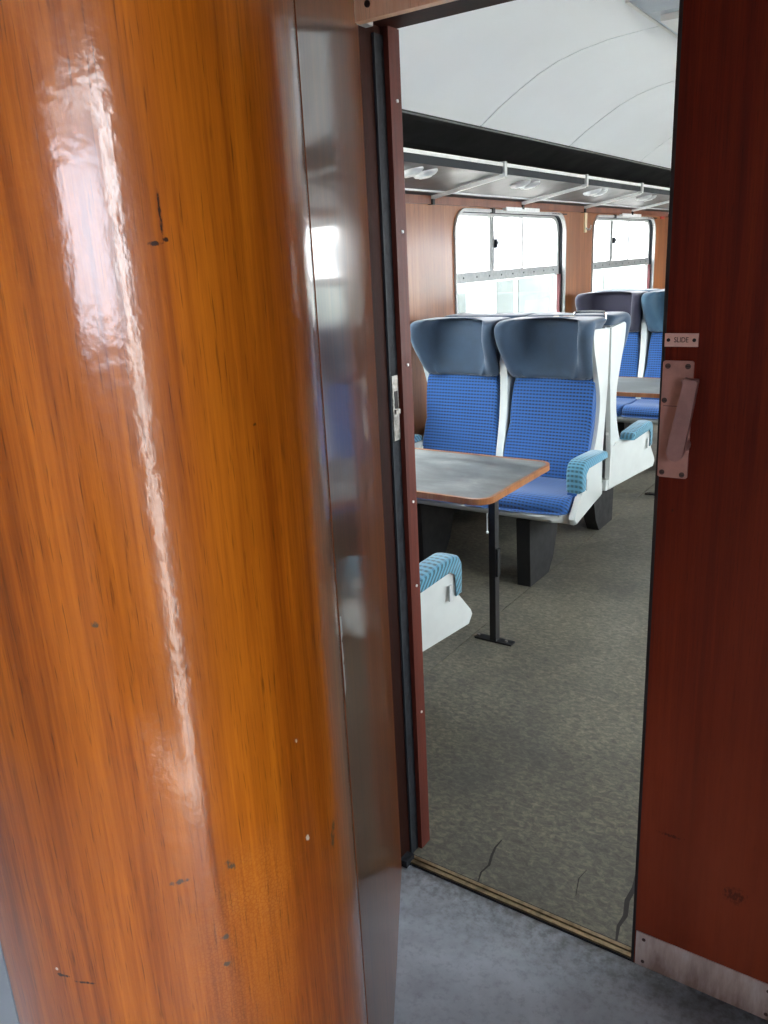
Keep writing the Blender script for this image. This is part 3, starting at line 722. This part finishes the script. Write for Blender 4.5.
for a, b in zip(BRK, BRK[1:]):
    box('valance', XL, -2.495, a+.014, b-.014, 1.858, 1.903, M['valance'], lr, .002)
    box('valance_end', XL, -2.485, a-.012, a+.012, 1.855, 1.885, M['under_black'], lr)
    m = (a+b)/2 + (-.08)
    for q in (-.066, .066):
        bm = bmesh.new(); zc = 1.955
        rg = []
        for z, k in ((.016, 1.0), (.0, 1.0), (-.010, .85), (-.016, .55)):
            rg.append([(-2.165 + (.066*k)*math.cos(t), m + q + (.042*k)*math.sin(t), zc + z + .155*(.066*k)*math.cos(t)) for t in [2*PI*i/16 for i in range(16)]])
        loft(bm, rg); la = link('reading_lamp', bm, M['alu'], lr, smooth=True)
        bm = bmesh.new(); loft(bm, [[(-2.165 + .034*math.cos(t), m + q + .024*math.sin(t), zc - .0165 + .155*.034*math.cos(t) + dz) for t in [2*PI*i/12 for i in range(12)]] for dz in (0, -.002)])
        link('lamp_lens', bm, M['rack_strip'], la, smooth=True)

# ================================================================== small things on the left wall
ch = empty('coat_hook', (XL, 6.68, 1.78)); tag(ch, 'cream coat hook plate on the wooden pier between both windows', 'coat hook')
box('back_plate', 0, .010, -.025, .025, -.075, .075, M['cream'], ch, .003)
bm = bmesh.new(); tube(bm, smooth_poly([(.010, 0, -.04), (.035, 0, -.055), (.05, 0, -.04), (.052, 0, -.02)], 4), .006, 8); link('hook', bm, M['alu'], ch, smooth=True)
rs = box('wall_sign', XL, XL+.006, 8.80, 8.92, 1.835, 1.885, M['red_sign'], None, .001); tag(rs, 'tiny red sign high on the wall past the far window', 'sign')
for y, lab in ((4.985, 'black blind fitting over the nearer window'), (7.36, 'black blind fitting over the farther window')):
    bf_ = empty('blind_fitting', (XL, y, 1.838)); tag(bf_, lab, 'blind fitting', 'blind fittings over the windows')
    box('clip', 0, .02, .0, .035, -.014, .016, M['under_black'], bf_, .003)
    box('rod', 0, .012, .98, 1.28, -.004, .004, M['under_black'], bf_, .002)
hd = empty('heating_duct', (0, 0, 0)); tag(hd, 'black heating duct along the floor beneath the seats', 'duct')
box('casing', XL+.002, -2.43, YB1+.02, YEND-.02, .0, .20, M['under_black'], hd, .01)
bm = bmesh.new(); tube(bm, [(-2.38, YB1+.1, .14), (-2.38, YEND-.1, .14)], .03, 12); link('pipe', bm, M['under_black'], hd, smooth=True)
for y in (2.3, 4.6, 7.0, 9.4, 11.8): box('pipe_bracket', -2.43, -2.35, y, y+.03, .0, .16, M['under_black'], hd)

# ================================================================== outside
gr = box('ground', -40, 40, -30, 60, -1.3, -1.2, M['ballast']); struct(gr, 'pale grey trackside ground outside the coach', 'ground')
pf = box('platform', .98, 9, -30, 60, -1.19, -.15, M['ballast']); struct(pf, 'pale concrete platform along the right side of the coach, unseen, added to bounce light upward', 'platform')  # added out of view to bounce sky light through the right windows
nc = empty('railway_carriage', (-5.2, 0, 0)); tag(nc, 'pale railway carriage standing on the next track outside the windows', 'railway carriage')
bm = bmesh.new(); body = [(-2.7, -.2), (-.02, -.2), (0, .2), (0, 1.3), (-.10, 2.2), (-.35, 2.55), (-.9, 2.75), (-1.8, 2.75), (-2.35, 2.55), (-2.6, 2.2), (-2.7, 1.3)]
prism(bm, body, 'y', -6, 34); link('body', bm, M['carriage'], nc)
for y0 in (2.4, 6.0, 9.8, 12.4, 15.2, 19.0, 23.0):
    w = empty('window', (0, 0, 0)); w.parent = nc
    bm = bmesh.new(); ring_prism(bm, rrect(y0, y0+1.5, 1.42, 1.92, .08), rrect(y0+.04, y0+1.46, 1.46, 1.88, .06), -.06, .012); fr_ = link('window_frame', bm, M['carriage'], w)
    box('pane', -.06, .006, y0+.02, y0+1.48, 1.44, 1.90, M['carriage_glass'], w)
for a, b in ((3.0, 5.2), (7.0, 9.55), (10.45, 11.0), (11.15, 12.6), (14.75, 17.0), (19, 22)):
    box('side_panel', -.01, .014, a, b, -.15, 1.22, M['carriage_grey'], nc, .004)
for y in (0., 18.):
    bm = bmesh.new(); prism(bm, [(-2.3, -.95), (-.4, -.95), (-.3, -.2), (-2.4, -.2)], 'y', y, y+2.6); link('bogie', bm, M['under_black'], nc)
